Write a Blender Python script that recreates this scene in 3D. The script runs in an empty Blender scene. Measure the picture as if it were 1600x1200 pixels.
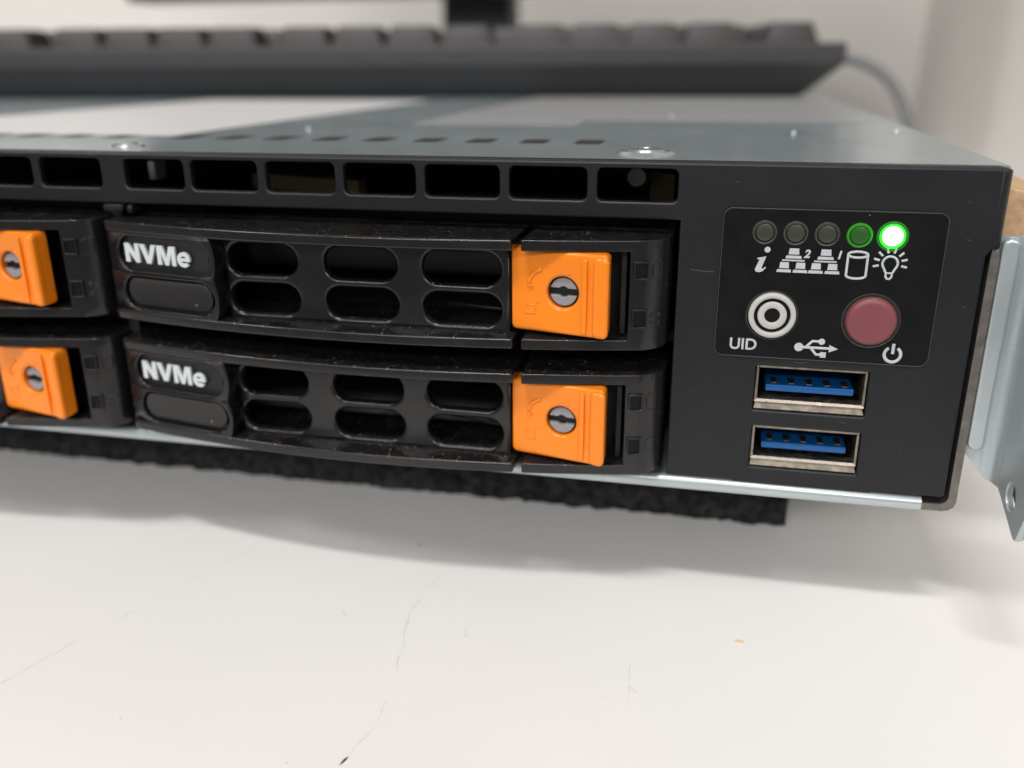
import bpy, bmesh, math, random
from mathutils import Matrix, Vector, noise
random.seed(7)
S = 0.001                       # everything below is written in millimetres
sc = bpy.context.scene
col = sc.collection

# ------------------------------------------------------------------ camera
CAM = Vector((-31.246, -112.925, 54.993)); YAW, PITCH, ROLL, FPX = -0.223264, 0.344586, -0.006044, 1404.76
ca, sa, cb, sb = math.cos(YAW), math.sin(YAW), math.cos(PITCH), math.sin(PITCH)
fwd = Vector((sa*cb, ca*cb, -sb)); rgt = Vector((ca, -sa, 0)); up = rgt.cross(fwd)
r2 = math.cos(ROLL)*rgt + math.sin(ROLL)*up; u2 = -math.sin(ROLL)*rgt + math.cos(ROLL)*up
cam = bpy.data.cameras.new('camera'); cam_o = bpy.data.objects.new('camera', cam); col.objects.link(cam_o)
m = Matrix((r2, u2, -fwd)).transposed().to_4x4(); m.translation = CAM*S
cam_o.matrix_world = m
cam.sensor_width = 36; cam.sensor_fit = 'HORIZONTAL'; cam.lens = FPX/1600*36
cam.clip_start = 0.005; cam.clip_end = 50
cam.dof.use_dof = True; cam.dof.focus_distance = 0.1105; cam.dof.aperture_fstop = cam.lens/2.35
sc.camera = cam_o

# ------------------------------------------------------------------ light
world = bpy.data.worlds.new('World'); sc.world = world; world.use_nodes = True
wb = world.node_tree.nodes['Background']; wb.inputs[0].default_value = (1.0, 0.975, 0.95, 1); wb.inputs[1].default_value = 0.26
def area(name, loc, target, sx, sy, power, color):
    l = bpy.data.lights.new(name, 'AREA'); l.shape = 'RECTANGLE'; l.size = sx; l.size_y = sy; l.energy = power; l.color = color
    o = bpy.data.objects.new(name, l); col.objects.link(o); o.location = loc
    o.rotation_euler = (Vector(target)-Vector(loc)).to_track_quat('-Z', 'Y').to_euler(); return o
WARM = (1.0, 0.978, 0.955)
area('ceiling_lamp_front', (-0.20, -0.93, 1.85), (-0.06, 0, 0), 0.55, 0.12, 22.0, WARM)
area('ceiling_lamp_side', (1.55, -0.75, 1.75), (-0.02, 0, 0), 0.60, 0.26, 18.5, WARM)
area('left_fill', (-1.7, -1.15, 1.8), (-0.06, 0, 0), 0.60, 0.20, 17.0, WARM)  # added fill with no known source: more edge highlights, brighter partition
for lx in (-1.1, 1.0): area('far_fill', (lx, -3.3, 1.75), (-0.06, 0, 0), 1.2, 0.35, 34.0, WARM)  # unseen pair added to lift the shadow zone, black faces stay dark
sc.view_settings.view_transform = 'Standard'; sc.view_settings.look = 'None'
sc.view_settings.exposure = 0.0; sc.view_settings.gamma = 1.0

# ------------------------------------------------------------------ materials
def mat(name, color, rough=0.5, metal=0.0, spec=0.5, emit=None, estr=0.0, bump=None, vary=None, dust=None, coat=0.0, rvary=None, aniso=None, trans=0.0):
    """vary=(scale, amount) tints the colour, bump=(scale, strength_mm), dust=(scale, radius, share, brightness), rvary=(scale, amount)"""
    mt = bpy.data.materials.new(name); mt.use_nodes = True; nt = mt.node_tree; N, L = nt.nodes, nt.links
    b = N['Principled BSDF']
    b.inputs['Base Color'].default_value = (*color, 1); b.inputs['Roughness'].default_value = rough
    b.inputs['Metallic'].default_value = metal; b.inputs['Specular IOR Level'].default_value = spec
    b.inputs['Coat Weight'].default_value = coat; b.inputs['Transmission Weight'].default_value = trans
    tc = N.new('ShaderNodeTexCoord'); src = tc.outputs['Object']
    if aniso:
        mp = N.new('ShaderNodeMapping'); mp.inputs['Scale'].default_value = aniso; L.new(src, mp.inputs[0]); src = mp.outputs[0]
    def nz(scale, detail=4, rough_=0.55):
        n = N.new('ShaderNodeTexNoise'); n.inputs['Scale'].default_value = scale; n.inputs['Detail'].default_value = detail
        n.inputs['Roughness'].default_value = rough_; L.new(src, n.inputs['Vector']); return n.outputs['Fac']
    colout = None
    if vary:
        r = N.new('ShaderNodeMapRange'); r.inputs['From Min'].default_value = 0.3; r.inputs['From Max'].default_value = 0.7
        r.inputs['To Min'].default_value = 1-vary[1]; r.inputs['To Max'].default_value = 1+vary[1]; L.new(nz(vary[0]), r.inputs['Value'])
        mx = N.new('ShaderNodeMix'); mx.data_type = 'RGBA'; mx.blend_type = 'MULTIPLY'; mx.inputs['Factor'].default_value = 1
        mx.inputs['A'].default_value = (*color, 1); L.new(r.outputs[0], mx.inputs['B']); colout = mx.outputs['Result']
        L.new(colout, b.inputs['Base Color'])
    if rvary:
        r = N.new('ShaderNodeMapRange'); r.inputs['From Min'].default_value = 0.3; r.inputs['From Max'].default_value = 0.7
        r.inputs['To Min'].default_value = max(0.02, rough-rvary[1]); r.inputs['To Max'].default_value = rough+rvary[1]
        L.new(nz(rvary[0]), r.inputs['Value']); L.new(r.outputs[0], b.inputs['Roughness'])
    if dust:
        sc_, rad, share, bri = dust[:4]; upw = dust[4] if len(dust) > 4 else 1.0; flat = dust[5] if len(dust) > 5 else 0.12
        v = N.new('ShaderNodeTexVoronoi'); v.inputs['Scale'].default_value = sc_; L.new(tc.outputs['Object'], v.inputs['Vector'])
        sep = N.new('ShaderNodeSeparateColor'); L.new(v.outputs['Color'], sep.inputs[0])
        rr = N.new('ShaderNodeMath'); rr.operation = 'MULTIPLY'; L.new(sep.outputs[1], rr.inputs[0]); rr.inputs[1].default_value = rad
        lt = N.new('ShaderNodeMath'); lt.operation = 'LESS_THAN'; L.new(v.outputs['Distance'], lt.inputs[0]); L.new(rr.outputs[0], lt.inputs[1])
        ge = N.new('ShaderNodeNewGeometry'); sn = N.new('ShaderNodeSeparateXYZ'); L.new(ge.outputs['Normal'], sn.inputs[0])
        un = N.new('ShaderNodeMapRange'); un.inputs['From Min'].default_value = 0.3; un.inputs['From Max'].default_value = 0.9
        un.inputs['To Min'].default_value = flat*share; un.inputs['To Max'].default_value = upw*share; L.new(sn.outputs[2], un.inputs['Value'])
        cl = N.new('ShaderNodeMath'); cl.operation = 'MULTIPLY'; L.new(un.outputs[0], cl.inputs[0])
        n2 = N.new('ShaderNodeTexNoise'); n2.inputs['Scale'].default_value = 160; L.new(tc.outputs['Object'], n2.inputs['Vector'])
        n3 = N.new('ShaderNodeMapRange'); n3.inputs['From Min'].default_value = 0.35; n3.inputs['From Max'].default_value = 0.7; L.new(n2.outputs['Fac'], n3.inputs['Value'])
        n3.inputs['To Min'].default_value = 0.15; n3.inputs['To Max'].default_value = 1.6; L.new(n3.outputs[0], cl.inputs[1])
        g2 = N.new('ShaderNodeMath'); g2.operation = 'LESS_THAN'; L.new(sep.outputs[0], g2.inputs[0]); L.new(cl.outputs[0], g2.inputs[1])
        mk = N.new('ShaderNodeMath'); mk.operation = 'MULTIPLY'; L.new(lt.outputs[0], mk.inputs[0]); L.new(g2.outputs[0], mk.inputs[1])
        mx = N.new('ShaderNodeMix'); mx.data_type = 'RGBA'; L.new(mk.outputs[0], mx.inputs['Factor'])
        if colout: L.new(colout, mx.inputs['A'])
        else: mx.inputs['A'].default_value = (*color, 1)
        mx.inputs['B'].default_value = (bri, bri*0.93, bri*0.82, 1); L.new(mx.outputs['Result'], b.inputs['Base Color'])
        if len(dust) > 6:                                   # a thin settled film on upward faces, patchy
            uf = N.new('ShaderNodeMapRange'); uf.inputs['From Min'].default_value = 0.6; uf.inputs['From Max'].default_value = 0.98; L.new(sn.outputs[2], uf.inputs['Value'])
            n4 = N.new('ShaderNodeTexNoise'); n4.inputs['Scale'].default_value = 1100; n4.inputs['Detail'].default_value = 6; L.new(tc.outputs['Object'], n4.inputs['Vector'])
            n5 = N.new('ShaderNodeMapRange'); n5.inputs['From Min'].default_value = 0.38; n5.inputs['From Max'].default_value = 0.72; n5.inputs['To Max'].default_value = dust[6]; L.new(n4.outputs['Fac'], n5.inputs['Value'])
            ff = N.new('ShaderNodeMath'); ff.operation = 'MULTIPLY'; L.new(uf.outputs[0], ff.inputs[0]); L.new(n5.outputs[0], ff.inputs[1])
            m2 = N.new('ShaderNodeMix'); m2.data_type = 'RGBA'; L.new(ff.outputs[0], m2.inputs['Factor']); L.new(mx.outputs['Result'], m2.inputs['A'])
            m2.inputs['B'].default_value = (0.16, 0.145, 0.125, 1); L.new(m2.outputs['Result'], b.inputs['Base Color'])
    if bump:
        bp = N.new('ShaderNodeBump'); bp.inputs['Strength'].default_value = 1.0; bp.inputs['Distance'].default_value = bump[1]*S
        L.new(nz(bump[0], 3), bp.inputs['Height']); L.new(bp.outputs[0], b.inputs['Normal'])
    if emit:
        b.inputs['Emission Color'].default_value = (*emit, 1); b.inputs['Emission Strength'].default_value = estr
    return mt

M = {}
M['bezel'] = mat('black_powder_coat', (0.0095, 0.0105, 0.0125), 0.40, spec=0.36, bump=(2300, 0.010), vary=(60, 0.15), rvary=(90, 0.06), dust=(900, 0.075, 0.05, 0.35, 1.0, 0.35))
M['plastic'] = mat('black_moulded_plastic', (0.0080, 0.0076, 0.0080), 0.23, bump=(3200, 0.003), vary=(120, 0.2), rvary=(200, 0.07), dust=(2000, 0.24, 0.42, 0.30, 1.0, 0.012, 0.10))
M['deep'] = mat('black_inner_plastic', (0.006, 0.006, 0.0065), 0.55)
M['label'] = mat('black_film', (0.0045, 0.0042, 0.005), 0.40, spec=0.2, bump=(5200, 0.006), rvary=(300, 0.08), dust=(1100, 0.085, 0.05, 0.4, 1.0, 0.6))
M['ink'] = mat('white_ink', (0.47, 0.48, 0.51), 0.5, vary=(900, 0.08))
M['letter'] = mat('pale_letter_plastic', (0.56, 0.60, 0.62), 0.5)
M['orange'] = mat('orange_plastic', (0.86, 0.225, 0.010), 0.25, bump=(900, 0.006), vary=(130, 0.05), rvary=(200, 0.05), dust=(900, 0.07, 0.02, 0.2, 1.0, 0.5))
M['grey_plastic'] = mat('grey_screw_plastic', (0.25, 0.245, 0.265), 0.35, bump=(900, 0.02))
M['zinc'] = mat('galvanised_steel', (0.46, 0.51, 0.53), 0.30, metal=0.55, vary=(55, 0.06), rvary=(70, 0.05), bump=(420, 0.004))
M['lid'] = mat('galvanised_lid', (0.38, 0.44, 0.46), 0.20, metal=0.45, vary=(26, 0.05), rvary=(40, 0.04), bump=(300, 0.003), dust=(330, 0.10, 0.05, 0.85, 1.0, 0.5))
M['edge'] = mat('sheared_steel_edge', (0.19, 0.175, 0.165), 0.45, metal=0.8, vary=(700, 0.25), bump=(1500, 0.02))
M['usb_metal'] = mat('nickel_shell', (0.31, 0.27, 0.225), 0.38, metal=1.0, vary=(900, 0.3), bump=(1800, 0.012), rvary=(900, 0.12))
M['usb_rough'] = mat('dull_nickel', (0.20, 0.175, 0.145), 0.5, metal=1.0, vary=(900, 0.35), bump=(1500, 0.03))
M['usb_blue'] = mat('blue_plastic', (0.003, 0.085, 0.29), 0.28)
M['gold'] = mat('gold_contact', (0.26, 0.15, 0.07), 0.4, metal=1.0)
M['led_off'] = mat('dark_clear_lens', (0.032, 0.040, 0.028), 0.28, bump=(700, 0.03), spec=0.6)
M['led_ring'] = mat('clear_lens_rim', (0.045, 0.045, 0.042), 0.12, spec=0.8, bump=(1500, 0.03))
M['led_dim'] = mat('green_lens', (0.018, 0.075, 0.008), 0.3, emit=(0.03, 1.0, 0.01), estr=0.012, bump=(900, 0.03))
M['led_dim_rim'] = mat('green_lens_rim', (0.02, 0.2, 0.01), 0.2, emit=(0.02, 1.0, 0.01), estr=0.06, bump=(900, 0.03))
M['led_on'] = mat('lit_green_lens', (0.3, 0.9, 0.3), 0.3, emit=(0.08, 1.0, 0.10), estr=75.0)
M['led_on_rim'] = mat('lit_green_rim', (0.02, 0.5, 0.02), 0.3, emit=(0.03, 1.0, 0.02), estr=1.1)
M['led_halo'] = mat('painted_green_halo', (0.01, 0.1, 0.01), 0.35, emit=(0.004, 1.0, 0.003), estr=0.11)  # weak green emission imitates the bloom around the lit LED
M['slot_shade'] = mat('painted_slot_shade', (0.035, 0.032, 0.034), 0.8, spec=0.1)  # shade inside the cover holes, put into the colour
M['ring'] = mat('satin_white_ring', (0.46, 0.455, 0.44), 0.35)
M['rose'] = mat('dusty_rose_plastic', (0.19, 0.050, 0.060), 0.42, bump=(2000, 0.006), vary=(200, 0.05))
M['paper'] = mat('white_paper_label', (0.60, 0.595, 0.595), 0.45)
M['film'] = mat('pale_label_film', (0.33, 0.335, 0.335), 0.3)
M['foam'] = mat('black_foam', (0.022, 0.021, 0.022), 0.95, spec=0.15, vary=(600, 0.8))
M['table'] = mat('white_laminate', (0.80, 0.785, 0.77), 0.42, vary=(14, 0.02), bump=(240, 0.01), rvary=(30, 0.06), dust=(150, 0.06, 0.10, 0.5))
M['mark'] = mat('grey_scuff', (0.735, 0.715, 0.69), 0.5, vary=(400, 0.15))
M['mark_dark'] = mat('dark_scuff', (0.60, 0.565, 0.53), 0.5)
M['crumb'] = mat('tan_crumb', (0.72, 0.56, 0.40), 0.7)
M['wall'] = mat('white_wall_paint', (0.72, 0.695, 0.67), 0.7, bump=(150, 0.05))
M['panel'] = mat('beige_partition', (0.82, 0.785, 0.755), 0.7, vary=(3, 0.03), bump=(150, 0.05))
M['kb'] = mat('charcoal_keyboard_plastic', (0.036, 0.035, 0.038), 0.5, bump=(1200, 0.01), vary=(30, 0.08))
M['key'] = mat('charcoal_key_plastic', (0.036, 0.033, 0.032), 0.5)
M['cable'] = mat('grey_cable', (0.16, 0.17, 0.17), 0.5)
M['monitor'] = mat('black_monitor_plastic', (0.012, 0.012, 0.013), 0.4)
M['tan'] = mat('tan_cardboard', (0.50, 0.33, 0.19), 0.85, vary=(900, 0.22), bump=(900, 0.06))
M['board'] = mat('brown_board', (0.16, 0.125, 0.06), 0.6)
M['screw'] = mat('bright_steel', (0.50, 0.53, 0.54), 0.32, metal=0.9)
M['glint_scuff'] = mat('grey_glint_and_scuff', (0.055, 0.055, 0.06), 0.35)  # lighter grey: painted highlight round the control film, also bezel scuffs

# ------------------------------------------------------------------ mesh helpers (millimetres in, metres out)
def finish(name, me, m, parent=None, smooth=35):
    for v in me.vertices: v.co *= S
    me.materials.clear(); me.materials.append(m)
    for p in me.polygons: p.material_index = 0
    me.polygons.foreach_set('use_smooth', [smooth is not None]*len(me.polygons))
    if smooth is not None: me.set_sharp_from_angle(angle=math.radians(smooth))
    me.name = name; me.update()
    o = bpy.data.objects.new(name, me); col.objects.link(o)
    if parent: o.parent = parent
    if smooth is not None:
        wn = o.modifiers.new('weighted_normal', 'WEIGHTED_NORMAL'); wn.keep_sharp = True; wn.weight = 80; wn.mode = 'FACE_AREA'
    return o
def from_bm(name, bm, m, parent=None, smooth=35, normals=True):
    if normals: bmesh.ops.recalc_face_normals(bm, faces=bm.faces)
    me = bpy.data.meshes.new(name); bm.to_mesh(me); bm.free(); return finish(name, me, m, parent, smooth)
def add_box(bm, x0, x1, y0, y1, z0, z1, bev=0.0, seg=2):
    t = bmesh.new(); bmesh.ops.create_cube(t, size=1)
    for v in t.verts: v.co = Vector(((x0+x1)/2+v.co.x*(x1-x0), (y0+y1)/2+v.co.y*(y1-y0), (z0+z1)/2+v.co.z*(z1-z0)))
    if bev: bmesh.ops.bevel(t, geom=t.edges[:], offset=bev, segments=seg, profile=0.5, affect='EDGES')
    me = bpy.data.meshes.new('t'); t.to_mesh(me); t.free(); bm.from_mesh(me); bpy.data.meshes.remove(me)
def box(name, m, parent, x0, x1, y0, y1, z0, z1, bev=0.0, seg=2):
    bm = bmesh.new(); add_box(bm, x0, x1, y0, y1, z0, z1, bev, seg); return from_bm(name, bm, m, parent)
def curve_mesh(cu):
    o = bpy.data.objects.new('tmp', cu); col.objects.link(o); dg = bpy.context.evaluated_depsgraph_get()
    me = bpy.data.meshes.new_from_object(o.evaluated_get(dg)); bpy.data.objects.remove(o); bpy.data.curves.remove(cu); return me
def poly_curve(loops, ext, bev, res=2):
    cu = bpy.data.curves.new('c', 'CURVE'); cu.dimensions = '2D'; cu.fill_mode = 'BOTH'
    cu.extrude = ext; cu.bevel_depth = bev; cu.bevel_resolution = res; cu.offset = -bev
    for lp in loops:
        s = cu.splines.new('POLY'); s.points.add(len(lp)-1)
        for q, (a, b_) in zip(s.points, lp): q.co = (a, b_, 0, 1)
        s.use_cyclic_u = True
    return cu
def plate(name, m, parent, loops, t, front, bev=0.0, plane='XZ', warp=None, smooth=35, res=2):
    """flat sheet with real holes: outline first, then the holes; front = y of the front face (XZ) or z of the top face (XY)"""
    me = curve_mesh(poly_curve(loops, max(t/2-bev, 1e-4), bev, res))
    for v in me.vertices:
        u, w, d = v.co
        v.co = Vector((u, front+t/2-d, w)) if plane == 'XZ' else Vector((u, w, front-t/2+d))
        if warp: v.co = Vector(warp(v.co))
    return finish(name, me, m, parent, smooth)
def rrect(x0, x1, y0, y1, r, n=6, corners=(1, 1, 1, 1)):
    pts = []
    for (cx, cy, a0, k) in ((x1-r, y0+r, -90, 0), (x1-r, y1-r, 0, 1), (x0+r, y1-r, 90, 2), (x0+r, y0+r, 180, 3)):
        if corners[k]:
            for i in range(n+1):
                a = math.radians(a0+90*i/n); pts.append((cx+r*math.cos(a), cy+r*math.sin(a)))
        else: pts.append(((x1, y0), (x1, y1), (x0, y1), (x0, y0))[k])
    return pts
def pill(cx, cy, w, h, n=12):
    return rrect(cx-w/2, cx+w/2, cy-h/2, cy+h/2, h/2*0.999, n)
def circ(cx, cy, r, n=32): return [(cx+r*math.cos(2*math.pi*i/n), cy+r*math.sin(2*math.pi*i/n)) for i in range(n)]
def lathe(name, m, parent, cx, cz, prof, n=40, y0=0.0):
    """turn a profile of (radius, y) about the y axis at (cx, cz)"""
    bm = bmesh.new(); rings = []
    for r, y in prof:
        if r < 1e-6: rings.append([bm.verts.new((cx, y0+y, cz))])
        else: rings.append([bm.verts.new((cx+r*math.cos(2*math.pi*i/n), y0+y, cz+r*math.sin(2*math.pi*i/n))) for i in range(n)])
    for a, b in zip(rings, rings[1:]):
        for i in range(n):
            j = (i+1) % n
            if len(a) == 1 and len(b) > 1: bm.faces.new((a[0], b[j], b[i]))
            elif len(b) == 1 and len(a) > 1: bm.faces.new((a[i], a[j], b[0]))
            elif len(a) > 1: bm.faces.new((a[i], a[j], b[j], b[i]))
    return from_bm(name, bm, m, parent, 40)
def strokes(name, m, parent, lines, r, y, flat=0.35, res=2):
    """printed or moulded lines in the XZ plane: thin rounded beads"""
    cu = bpy.data.curves.new('s', 'CURVE'); cu.dimensions = '3D'; cu.bevel_depth = r; cu.bevel_resolution = res; cu.use_fill_caps = True
    for ln in lines:
        cyc = ln[0] == ln[-1] and len(ln) > 2; pts = ln[:-1] if cyc else ln
        s = cu.splines.new('POLY'); s.points.add(len(pts)-1); s.use_cyclic_u = cyc
        for q, (a, b_) in zip(s.points, pts): q.co = (a, 0, b_, 1)
    me = curve_mesh(cu)
    for v in me.vertices: v.co.y = v.co.y*flat+y
    return finish(name, me, m, parent, 60)
def tube(name, m, parent, pts, r, res=4):
    cu = bpy.data.curves.new('s', 'CURVE'); cu.dimensions = '3D'; cu.bevel_depth = r; cu.bevel_resolution = res; cu.use_fill_caps = True
    s = cu.splines.new('NURBS'); s.points.add(len(pts)-1); s.use_endpoint_u = True; s.order_u = 4
    for q, c in zip(s.points, pts): q.co = (*c, 1)
    return finish(name, curve_mesh(cu), m, parent, 60)
def text(name, m, parent, body, size, x, z, yfront, ext=0.03, off=0.0, shear=0.0, bev=0.0, sx=1.0, warp=None):
    cu = bpy.data.curves.new('t', 'FONT'); cu.body = body; cu.size = size; cu.extrude = ext; cu.offset = off; cu.shear = shear; cu.bevel_depth = bev
    cu.resolution_u = 6
    me = curve_mesh(cu)
    for v in me.vertices:
        u, w, d = v.co; v.co = Vector((x+u*sx, yfront+ext+bev-d, z+w))
        if warp: v.co = Vector(warp(v.co))
    return finish(name, me, m, parent, 40)
def arcpts(cx, cz, r, a0, a1, n=16, rz=None):
    rz = rz or r
    return [(cx+r*math.cos(math.radians(a0+(a1-a0)*i/n)), cz+rz*math.sin(math.radians(a0+(a1-a0)*i/n))) for i in range(n+1)]
def prism(bm, pts, z0, z1, bev=0.0, seg=2, ang=40):
    """plan outline (x, y) raised from z0 to z1"""
    t = bmesh.new(); a = [t.verts.new((x, y, z0)) for x, y in pts]; b = [t.verts.new((x, y, z1)) for x, y in pts]; n = len(pts)
    t.faces.new(a[::-1]); t.faces.new(b)
    for i in range(n): t.faces.new((a[i], a[(i+1) % n], b[(i+1) % n], b[i]))
    bmesh.ops.recalc_face_normals(t, faces=t.faces)
    if bev:
        t.normal_update()
        es = [e for e in t.edges if len(e.link_faces) == 2 and e.calc_face_angle(0) > math.radians(ang)]
        bmesh.ops.bevel(t, geom=es, offset=bev, segments=seg, profile=0.5, affect='EDGES', clamp_overlap=True)
    me = bpy.data.meshes.new('t'); t.to_mesh(me); t.free(); bm.from_mesh(me); bpy.data.meshes.remove(me)
def empty(name, loc, label, cat, group=None):
    o = bpy.data.objects.new(name, None); col.objects.link(o); o.location = Vector(loc)*S; o.empty_display_size = 0.01
    tag(o, label, cat, group); return o
def tag(o, label, cat, group=None):
    o['label'] = label; o['category'] = cat
    if group: o['group'] = group
    return o
def copy_tree(o, parent=None):
    c = o.copy(); col.objects.link(c); c.parent = parent
    for ch in [k for k in bpy.data.objects if k.parent == o]: copy_tree(ch, c)
    return c

# ------------------------------------------------------------------ setting: table and walls
TZ = -18.0; WY = 880.0; WX = 152.0
t = box('tabletop', M['table'], None, -1300, WX, -95, WY, TZ-28, TZ); t['kind'] = 'structure'; t['label'] = 'white laminate tabletop with faint scratches and specks'
w = box('wall_back', M['wall'], None, -1500, WX+40, WY, WY+60, TZ-500, 1500); w['kind'] = 'structure'; w['label'] = 'white wall behind the monitor and keyboard'
w = box('wall_side', M['panel'], None, WX, WX+40, -200, WY, TZ-500, 1500); w['kind'] = 'structure'; w['label'] = 'pale beige partition to the right of the server'
tab = bpy.data.objects['tabletop']
def scratch(pts, w0, m):
    bm = bmesh.new(); prev = None; n = len(pts); P = [Vector((x, y, 0)) for x, y in pts]; out = []
    for i in range(n-1):
        k = 14
        p0, p1, p2, p3 = P[max(i-1, 0)], P[i], P[i+1], P[min(i+2, n-1)]
        for j in range(k+(i == n-2)):
            q = j/k; out.append(0.5*(2*p1+(p2-p0)*q+(2*p0-5*p1+4*p2-p3)*q*q+(3*p1-p0-3*p2+p3)*q**3))
    for i, p in enumerate(out):
        d = (out[min(i+1, len(out)-1)]-out[max(i-1, 0)]).normalized(); s = Vector((-d.y, d.x, 0))
        p = p+s*noise.noise(p*0.25)*0.5
        ww = w0*(0.35+0.9*abs(noise.noise(p*0.6)))*min(1, i/3+0.15, (len(out)-1-i)/3+0.15)
        a, b = bm.verts.new((p+s*ww).to_tuple()[:2]+(TZ+0.012,)), bm.verts.new((p-s*ww).to_tuple()[:2]+(TZ+0.012,))
        if prev: bm.faces.new((prev[0], prev[1], b, a))
        prev = (a, b)
    return from_bm('scratch', bm, m, tab, None, False)
scratch([(-117, -42), (-112.5, -30.2), (-103.4, -7.1), (-99, 3)], 0.17, M['mark'])
scratch([(-68.6, -44), (-65.9, -30.5), (-67.6, -20), (-69.2, -9.4), (-67.6, 3)], 0.19, M['mark'])
scratch([(-69.3, -43.5), (-67.2, -38.5)], 0.26, M['mark'])
scratch([(-79.2, -12.2), (-78.0, -13.6)], 0.32, M['mark'])
scratch([(-61, -12.5), (-60.3, -14.5)], 0.25, M['mark'])
scratch([(-38, -20), (-36.5, -21)], 0.16, M['mark'])
scratch([(-38.4, -14), (-37.4, -24)], 0.07, M['mark'])
scratch([(-105, -26), (-99, -31)], 0.08, M['mark'])
def blob(x, y, rx, ry, m, name='speck'):
    bm = bmesh.new(); bmesh.ops.create_icosphere(bm, subdivisions=2, radius=1)
    for v in bm.verts:
        k = 1+0.5*noise.noise(v.co*1.7+Vector((x, y, 0))); v.co = Vector((x+v.co.x*rx*k, y+v.co.y*ry*k, TZ+v.co.z*0.14))
    return bm
from_bm('speck', blob(-74.2, 7.6, 0.45, 0.55, M['mark_dark']), M['mark_dark'], tab)
from_bm('speck', blob(-73.5, -41, 0.12, 0.12, M['mark_dark']), M['mark_dark'], tab)
from_bm('speck', blob(-96, -38.5, 0.12, 0.12, M['mark_dark']), M['mark_dark'], tab)
from_bm('speck', blob(-40.2, -23.4, 0.16, 0.10, M['mark']), M['mark'], tab)
tag(from_bm('crumb', blob(-24.3, -7.7, 0.75, 0.42, M['crumb']), M['crumb']), 'tiny tan crumb lying on the white table below the USB ports', 'crumb')

# ------------------------------------------------------------------ foam pad under the server
bm = bmesh.new()
FX0, FX1, FY0, FY1 = -330, -16.5, 26, 120
nx, nz_ = 420, 12
front = []
for j in range(nz_+1):
    row = []
    for i in range(nx+1):
        x = FX0+(FX1-FX0)*i/nx; z = TZ+(-0.02-TZ)*j/nz_
        p = Vector((x, FY0, z)); d = 0.9*noise.noise(p*0.45)+0.55*noise.noise(p*1.3)+0.3*noise.noise(p*3.1)
        row.append(bm.verts.new((x+0.3*noise.noise(p*2+Vector((9, 0, 0))), FY0+d, z+(0.35*noise.noise(p*1.7+Vector((0, 5, 0))) if j else 0.05+0.3*abs(noise.noise(p*0.8))))))
    front.append(row)
for j in range(nz_):
    for i in range(nx): bm.faces.new((front[j][i], front[j][i+1], front[j+1][i+1], front[j+1][i]))
ny = 90; side = []
for j in range(nz_+1):
    row = [front[j][nx]]
    for i in range(1, ny+1):
        y = FY0+(FY1-FY0)*i/ny; z = TZ+(-0.02-TZ)*j/nz_; p = Vector((FX1, y, z))
        row.append(bm.verts.new((FX1+0.8*noise.noise(p*0.5)+0.5*noise.noise(p*1.4), y, z)))
    side.append(row)
for j in range(nz_):
    for i in range(ny): bm.faces.new((side[j][i], side[j][i+1], side[j+1][i+1], side[j+1][i]))
pb, pt_ = bm.verts.new((FX0, FY1, TZ)), bm.verts.new((FX0, FY1, -0.02))
bm.faces.new([front[j][0] for j in range(nz_, -1, -1)]+[pb, pt_])
bm.faces.new([side[j][ny] for j in range(nz_+1)]+[pt_, pb])
bm.faces.new([v for v in front[nz_]]+side[nz_][1:]+[pt_])
tag(from_bm('foam_pad', bm, M['foam'], None, 80), 'black fuzzy foam pad lying under the server on the white table', 'foam pad')

# ------------------------------------------------------------------ rack server
SV = empty('rack_server', (0, 0, 0), 'slim grey steel rack server with black front and control panel at right end', 'server')
WID = 437.0; DEP = 330.0
def pitch_x(k): return -40.95-11.2*k                        # middle of vent k of a column
loops = [[(-WID, 36.4), (-35.5, 36.4), (-35.5, 2.05), (-27.0, 2.05), (-26.6, 1.75), (-9.4, 1.75), (-9.0, 2.05), (-0.6, 2.05), (-0.25, 2.4), (-0.25, 33.3), (0.35, 34.2), (0.35, 43.35), (-WID, 43.35)]]
for c in range(5):
    for k in range(7):
        cx = pitch_x(k)-79.9*c
        if k == 6: cx += 0.55
        w_ = 9.9 if k < 6 else 9.2
        loops.append(rrect(cx-w_/2, cx+w_/2, 38.55, 42.55, 0.75, 4))
loops.append(rrect(-24.9, -11.15, 12.25, 18.35, 0.25, 2)); loops.append(rrect(-24.75, -11.2, 4.2, 10.05, 0.25, 2))
bz = plate('front_bezel', M['bezel'], SV, loops, 1.3, 0.0, bev=0.28)
# rounded fold along the top and the wrapped flange at the right end
bm = bmesh.new(); prof = [(0.02, 42.75)]+[(0.72-0.70*math.cos(math.radians(a)), 42.75+0.70*math.sin(math.radians(a))) for a in range(15, 91, 15)]+[(2.3, 43.45), (2.3, 42.9), (0.9, 42.9)]
A = [bm.verts.new((-WID, y, z)) for y, z in prof]; B = [bm.verts.new((0.2, y, z)) for y, z in prof]; n = len(prof)
for i in range(n): bm.faces.new((A[i], A[(i+1) % n], B[(i+1) % n], B[i]))
bm.faces.new(A); bm.faces.new(B[::-1])
from_bm('fold', bm, M['bezel'], bz, 50)
bm = bmesh.new(); prism(bm, [(0.1, -0.02), (0.75, 0.05), (1.15, 0.5), (1.15, 9.0), (0.1, 9.0)], 34.0, 43.3, 0.35, 3, 50)
from_bm('side_flange', bm, M['bezel'], bz, 45)
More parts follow.
